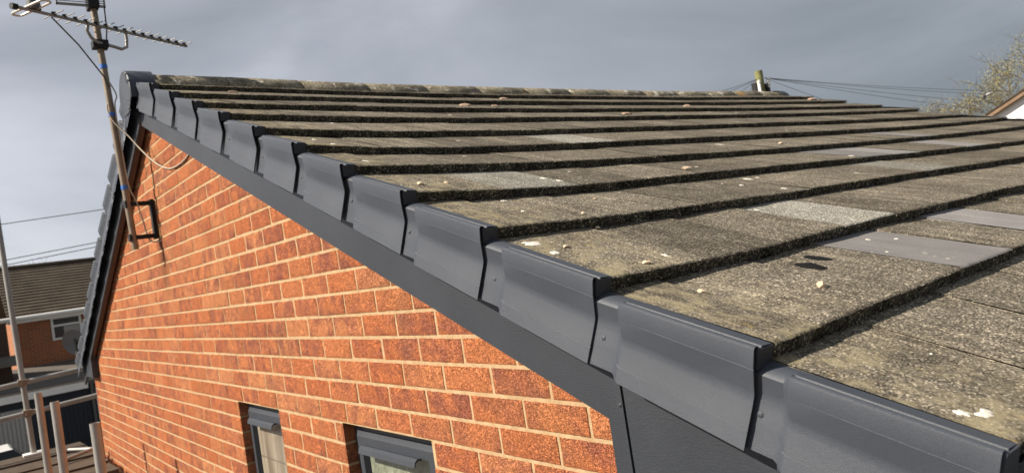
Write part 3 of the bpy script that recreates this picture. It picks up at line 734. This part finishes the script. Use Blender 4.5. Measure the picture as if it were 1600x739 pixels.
# ------------------------------------------------------------------ scaffold
sc = empty('scaffold', (-.57, 3.2, GZ), 'galvanised tube scaffold with couplers standing beside the brick gable', 'scaffold')
bpy.context.view_layer.update(); SI = Matrix.Translation((.57, -3.2, -GZ))
def spart(name, mb, mat_, parent=None):
    o = mb.build(name, mat_, parent or sc); o.matrix_local = SI if parent is None else Matrix(); return o
TR = .0242
def stube(name, a, b):
    a, b = Vector(a), Vector(b); ax = (b-a).normalized(); sde = ax.cross(Vector((.3,.5,.8))).normalized(); s2 = ax.cross(sde); n = 14
    mb = MB().tube([a, b], TR, n, caps=False)
    for p_, sg in ((a, 1), (b, -1)):
        o_ = [p_+(sde*math.cos(2*math.pi*i/n)+s2*math.sin(2*math.pi*i/n))*TR for i in range(n)]; i_ = [p_+(sde*math.cos(2*math.pi*i/n)+s2*math.sin(2*math.pi*i/n))*(TR-.004) for i in range(n)]; d_ = [q_+ax*sg*.08 for q_ in i_]
        mb.add(o_+i_+d_, [(i, (i+1)%n, (i+1)%n+n, i+n) for i in range(n)]+[(i+n, (i+1)%n+n, (i+1)%n+2*n, i+2*n) for i in range(n)])
    return spart(name, mb, M['galv'])
stube('standard', (-.57, 3.20, GZ), (-.575, 3.22, -.268)); stube('standard', (-.565, 2.24, GZ), (-.572, 2.26, -.270)); stube('standard', (-.495, 1.30, GZ), (-.500, 1.31, -.335))
stube('standard', (-.505, 5.35, -.965), (-.558, 5.35, 2.4))
stube('rail', (-2.6, 5.30, -.405), (1.2, 5.30, -.215)); stube('rail', (-2.6, 5.30, -.69), (1.2, 5.30, -.505))
for z, xx in ((-.302, -.522), (-.588, -.513)):
    y = 5.32; cpm = MB().box((xx-.034, y-.045, z-.03), (xx+.034, y+.05, z+.03)); cpm.tube([(xx+.03, y-.05, z+.02), (xx+.055, y-.05, z+.02)], .009, 6); cpm.tube([(xx-.01, y-.075, z-.012), (xx-.01, y-.04, z-.012)], .010, 6)
    spart('coupler', cpm, M['mast'])
spart('base_plate', MB().box((-.59, 5.28, -.984), (-.42, 5.42, -.965)), M['white'])
stube('transom', (-1.5, 4.25, -1.045), (-.06, 4.30, -1.045)); stube('transom', (-1.5, 3.3, -1.045), (-.06, 3.35, -1.045))
for i, (a_, b_) in enumerate([((-.27, 4.99, -.965), (-.06, 4.60, -.965)), ((-.40, 4.38, -.96), (-.12, 4.52, -.94))]):
    mb_ = MB().tube([a_, b_], .016, 8); mb_.build('loose_pipe', M['galv'], None, label=['thin pale pipe lying on the boards close to the brick wall', 'thin pale pipe lying across the boards between two scaffold tubes'][i], cat='pipe')
for i in range(8):
    y = 3.58+i*.262; zz = -1.004-(i % 2)*.010; a = random.uniform(-.035, .03)
    o = MB().box((-1.35, -.112, -.019), (1.15, .112, .019)).build('scaffold_board', M['timber'], None, label='weathered brown scaffold board lying on the deck beside the gable', cat='board', group='scaffold boards on the deck')
    o.matrix_world = Matrix.Translation((-1.25, y, zz)) @ Matrix.Rotation(a, 4, 'Z')

# ------------------------------------------------------------------ neighbour's house behind the scaffold
nh = empty('neighbour_house', (2, 28, GZ), 'brick house with brown tiled roof, white gutter and flat-roofed garage behind scaffold', 'house')
bpy.context.view_layer.update(); NI = Matrix.Translation((-2, -28, -GZ))
def npart(name, mb, mat_, parent=None, **k):
    o = mb.build(name, mat_, parent or nh, **k); o.matrix_local = NI if parent is None else Matrix(); return o
npart('wall', MB().box((.9, 28, GZ), (12, 35, .45)), M['brickfar'])
rf = MB(); ry0, ry1 = 27.7, 31.6; rz0, rz1 = .60, 2.42+ .16
nrow = 17
for i in range(nrow):
    a, b = i/nrow, (i+1)/nrow
    ya, yb, za, zb = ry0+(ry1-ry0)*a, ry0+(ry1-ry0)*b, rz0+(rz1-rz0)*a, rz0+(rz1-rz0)*b
    rf.prism([(.75, ya, za), (.75, yb+.05, zb-.02), (.75, yb+.05, zb-.09), (.75, ya, za-.055)], (11.5, 0, 0))
rf.prism([(.75, ry1, rz1-.02), (.75, 35.4, .6), (.75, 35.4, .5), (.75, ry1, rz1-.12)], (11.5, 0, 0))
nr_o = npart('roof', rf, M['nroof'])
MB().tube([(.7, ry1, rz1), (12.3, ry1, rz1)], .11, 8).build('ridge', M['nroof'], nr_o)
npart('gutter', MB().tube([(.45, 27.62, .56), (12.3, 27.62, .56)], .075, 8).box((.72, 27.68, .40), (12.2, 27.72, .60)), M['white'])
def nwindow(x0, x1, z0, z1, y):
    f = MB(); b = .075; mid = z0+(z1-z0)*.62
    f.box((x0, y-.06, z0), (x1, y+.05, z0+b)); f.box((x0, y-.06, z1-b), (x1, y+.05, z1)); f.box((x0, y-.06, z0+b), (x0+b, y+.05, z1-b)); f.box((x1-b, y-.06, z0+b), (x1, y+.05, z1-b)); f.box((x0+b, y-.055, mid-b/2), (x1-b, y+.05, mid+b/2))
    wn_ = npart('window', f, M['white'])
    MB().box((x0+b, y-.02, z0+b), (x1-b, y-.01, mid-b/2)).build('pane', M['pane'], wn_); MB().box((x0+b, y-.02, mid+b/2), (x1-b, y-.01, z1-b)).build('pane', M['pane'], wn_)
    MB().box((x0+.38, y-.03, z0+.09), (x1-.09, y-.021, mid-.06)).build('net_curtain', M['garage'], wn_)
nwindow(2.0, 2.95, -.38, .44, 27.98); nwindow(5.2, 6.4, -.5, .44, 27.98)
# flat-roofed garage in front
npart('garage_wall', MB().box((-4, 25.52, GZ), (8, 27.99, -1.95)), M['navy'])
npart('flat_roof', MB().box((-4.1, 25.4, -1.95), (8.1, 27.98, -1.80)).prism([(-4.1, 27.97, -1.15), (-4.1, 25.55, -1.78), (-4.1, 25.55, -1.80), (-4.1, 27.97, -1.80)], (12.2, 0, 0)), M['felt'])
npart('fascia', MB().box((-4.05, 25.36, -2.06), (2.55, 25.395, -1.84)), M['white'])
gd = MB(); 
npart('garage_door', MB().box((-1.7, 25.49, -3.9), (.80, 25.51, -2.3)), M['garage'])
gdo = nh.children[-1]
for i in range(22): MB().box((-1.68+i*.113, 25.465, -3.88), (-1.60+i*.113, 25.489, -2.32)).build('rib', M['garage'], gdo)
for i in range(14): npart('cladding_board', MB().box((.90+i*.13, 25.485, GZ), (1.02+i*.13, 25.519, -2.08)), M['navy'])
npart('downpipe', MB().tube([(2.66, 25.40, -1.9), (2.66, 25.40, GZ)], .05, 8), M['greyplast'])
nwindow(2.76, 3.7, -3.2, -2.1, 25.5)
dh = MB().box((-3.5, 26.6, GZ), (.62, 27.6, .44)); 
dho = empty('lean_to', (-1.6, 30, GZ), 'dark brown building with low grey roof beside the neighbouring house', 'building')
bpy.context.view_layer.update()
M['darkwall'] = simple('dark_brown_wall', (.06,.04,.03), .9)
o = dh.build('wall', M['darkwall'], dho); o.matrix_local = Matrix.Translation((1.6, -30, -GZ))
o = MB().prism([(-3.7, 26.2, -.85), (-3.7, 26.59, -.62), (-3.7, 26.59, -.72), (-3.7, 26.2, -.95)], (4.5, 0, 0)).build('roof', M['felt'], dho); o.matrix_local = Matrix.Translation((1.6, -30, -GZ))
# parked car by the garage, only its corner in frame
cr0 = empty('parked_car', (-1.0, 22, GZ), 'white car with black door mirror parked by the garage', 'car')
def cpart(n_, mb, mt): return mb.build(n_, M[mt], cr0)
prof = [(-2.1,.35),(-2.15,.75),(-1.9,.92),(-.9,1.0),(-.3,1.42),(.9,1.45),(1.7,1.05),(2.0,.9),(2.05,.4)]
bd_ = MB().prism([(x*.62, -.8, z) for x, z in [(-2.1,.35),(-2.15,.75),(-1.9,.92),(1.75,1.0),(2.0,.9),(2.05,.4)]], (0, 1.6, 0)); cpart('body', bd_, 'car')
cpart('cabin', MB().hexa([(-.8,-.75,.96),(.95,-.75,.99),(.95,.75,.99),(-.8,.75,.96),(-.35,-.6,1.42),(.55,-.6,1.44),(.55,.6,1.44),(-.35,.6,1.42)]), 'carglass')
cpart('roof_panel', MB().hexa([(-.36,-.6,1.421),(.56,-.6,1.441),(.56,.6,1.441),(-.36,.6,1.421),(-.3,-.52,1.46),(.5,-.52,1.48),(.5,.52,1.48),(-.3,.52,1.46)]), 'car')
cpart('mirror', MB().box((.55,-.98,1.02),(.68,-.78,1.16)), 'black')
for x in (-.85, .85):
    for y in (-.80, .62): cpart('wheel', MB().tube([(x, y, .32), (x, y+.18, .32)], .32, 18), 'black')
cr0.location = (-.45, 22, GZ)

# ------------------------------------------------------------------ right: pole, wires, white gable, trees
up = empty('utility_pole', (16.9, 8.15, GZ), 'mossy topped wooden utility pole behind the ridge with fanned wires', 'utility pole')
MB().tube([(0,0,0), (.02,0,6.0), (.03,0,8.47)], [.15, .115, .105], 12).build('pole', M['polewood'], up)
MB().box((-.155,-.10,7.5), (-.095,-.03,8.2)).build('marker_strip', M['white'], up)
MB().box((-.18,.0,7.5), (-.09,.14,8.15)).build('junction_box', M['black'], up); MB().box((.08,-.17,7.5), (.20,-.05,8.10)).build('junction_box', M['black'], up)
for i in range(4): MB().tube([(.10+.02*i,-.14,8.0+.07*i), (.20+.02*i,-.17,8.02+.07*i)], .03, 8).build('insulator', M['white'], up)
PW = Vector((17.0, 8.05, 3.86))
for e_ in [(29.57,5.91,3.19), (29.56,5.92,3.05), (29.52,5.96,2.72), (29.48,6.0,2.40), (22.0,5.9,1.75)]:
    e_ = Vector(e_); e2 = PW+(e_-PW)*1.25; m_ = MB().tube(sag_line(PW, e2, .12), .006, 5)
    m_.build('overhead_wire', M['wire'], None, label='thin dark overhead wire running right from the pole toward the trees', cat='wire', group='wires fanning right of the pole')
for e_ in [(13.3,7.2,3.22), (13.45,7.1,3.15), (13.73,6.88,3.05), (14.3,7.0,2.95)]:
    e_ = Vector(e_); e2 = PW+(e_-PW)*2.2
    MB().tube(sag_line(PW+Vector((-.2,.1,-.02)), e2, .10), .006, 5).build('overhead_wire', M['wire'], None, label='thin dark wire dropping from the pole behind the roof ridge', cat='wire', group='wires dropping left of the pole')
for a, b, lb in [((.414,20,3.0), (2.77,20,3.19), 'dark overhead wire crossing the sky highest above the brown roof'), ((.309,20,2.056), (2.374,20,2.278), 'upper of two close wires just above the brown roof'), ((.294,20,1.925), (2.203,20,2.138), 'lower of two close wires just above the brown roof')]:
    a, b = Vector(a), Vector(b); MB().tube(sag_line(a-(b-a)*6, a+(b-a)*6, .05, 20), .011, 5).build('overhead_wire', M['wire'], None, label=lb, cat='wire')
fx_ = Vector((27.35, 6.379, 3.054)); fo = empty('wire_fitting', fx_, 'small dark and white fitting hanging on the wires before the tree', 'fitting')
MB().tube([(-.01,.08,-.11), (.02,.01,.03)], [.035,.045], 8).build('body', M['black'], fo); MB().tube([(.03,0,.02), (.12,-.09,.06)], [.04,.025], 8).build('cap', M['white'], fo)

wh = empty('white_house', (16, -1, GZ), 'white rendered gable end with brown tiled verge beyond the roof', 'house')
bpy.context.view_layer.update(); WI = Matrix.Translation((-16, 1, -GZ))
yA, zA = 2.54, 1.366; sl_w = .4556; yap = -1.6; zap = zA+(yA-yap)*sl_w
o = MB().prism([(16,2.3,GZ), (16,2.3,zA+.24*sl_w), (16,yap,zap), (16,-5.6,zA+.24*sl_w), (16,-5.6,GZ)], (8,0,0)).build('wall', M['render'], wh); o.matrix_local = WI
nv = 14
vo = mk('verge', None, wh); vo.matrix_local = WI
for sgn in (1, -1):
    o = MB().prism([(15.86, yap+sgn*(4.3), zap-4.3*sl_w+.005), (15.86, yap, zap+.005), (15.86, yap, zap+.085), (15.86, yap+sgn*4.3, zap-4.3*sl_w+.085)], (8.3,0,0)).build('roof', simple('brown_tiles_verge_%d' % sgn, (.22,.15,.10), .9, .1, .35, 4), wh); o.matrix_local = WI
    o = MB().prism([(15.93, yap+sgn*(4.2), zap-4.2*sl_w-.03), (15.93, yap, zap-.03), (15.93, yap, zap+.003), (15.93, yap+sgn*4.2, zap-4.2*sl_w+.003)], (.06,0,0)).build('barge_board', M['cable'], wh); o.matrix_local = WI
    for i in range(nv):
        a, b = i/nv, (i+1)/nv; y1 = yap+sgn*4.32*(1-a); y2 = yap+sgn*4.32*(1-b); zz1 = zap-4.32*(1-a)*sl_w; zz2 = zap-4.32*(1-b)*sl_w
        o = MB().prism([(15.84, y1, zz1+.087), (15.84, y2, zz2+.087), (15.84, y2, zz2+.10), (15.84, y1, zz1+.125)], (8.3,0,0)).build('tile_course', M['nroof'], wh); o.matrix_local = WI
bpy.data.objects.remove(vo); wh.location.y += .2

def tree(loc, h, spread, label, nleaf, seed, lean=(0,0), bare=False, group=None):
    rr = random.Random(seed); tr = empty('tree', loc, label, 'tree', group)
    wood = MB(); tips = []
    def branch(p, d, ln, r, lv):
        pts = [p]; rs = [r]; q_ = p.copy(); dd = d.copy(); n = 4
        for i in range(n):
            dd = (dd+Vector((rr.gauss(0,.13), rr.gauss(0,.13), rr.gauss(.03,.08)))).normalized(); q_ = q_+dd*ln/n; pts.append(q_.copy()); rs.append(r*(1-.55*(i+1)/n))
        wood.tube(pts, rs, 6 if lv < 2 else 4, caps=False)
        if lv >= 3: tips.extend((pts[i], pts[i+1]) for i in range(n))
        if lv < 5:
            nk = (6, 5, 4, 4, 3)[lv]
            for i in range(nk):
                t_ = rr.uniform(.55, 1.0) if lv == 0 else rr.uniform(.25, 1.0); j = min(n-1, int(t_*n)); o_ = pts[j].lerp(pts[j+1], t_*n-j)
                an = 6.283*(i+rr.random()*.6)/nk; sd_v = Vector((math.cos(an), math.sin(an), rr.uniform(.0, .55))).normalized()
                branch(o_, (dd*.6+sd_v*.75).normalized(), ln*rr.uniform(.50, .72), max(.006, rs[j]*.6), lv+1)
    branch(Vector((0,0,0)), Vector((lean[0], lean[1], 1)).normalized(), h*.42, h*.017, 0)
    zmax = max(v[2] for v in wood.v); k_ = h/zmax
    wood.v = [(x*k_*spread, y*k_*spread, z*k_) for x, y, z in wood.v]
    wood.build('trunk', M['bark'], tr)
    if not bare:
        lf = MB()
        for i in range(nleaf):
            a, b = rr.choice(tips); c = a.lerp(b, rr.random()); c = Vector((c.x*k_*spread, c.y*k_*spread, c.z*k_))+Vector((rr.gauss(0,.09), rr.gauss(0,.09), rr.gauss(0,.09)))
            if c.z < h*.25: continue
            ax = Vector((rr.gauss(0,1), rr.gauss(0,1), rr.gauss(0,1))).normalized(); bx_ = ax.cross(Vector((rr.gauss(0,1), rr.gauss(0,1), rr.gauss(0,1)))).normalized(); s_ = rr.uniform(.022, .045)
            lf.add([c-ax*s_, c+bx_*s_*.5, c+ax*s_, c-bx_*s_*.5], [(0,1,2,3)])
        lf.build('crown', M['leaf'], tr)
    return tr
tree((34.3, 10.2, GZ), 9.1, 1.1, 'lower sparse spring tree rising behind the tiled roof', 9000, 5)
tree((32.6, 5.6, GZ), 10.6, .95, 'taller sparse spring tree behind the white gable', 14000, 11)
tree((2.1, 36.5, GZ), 7.9, .8, 'bare twiggy tree top showing over the brown roof ridge', 0, 21, bare=True)
tree((1.5, 37.5, GZ), 7.7, .8, 'bare twiggy tree standing left of another above the roof', 0, 23, bare=True)
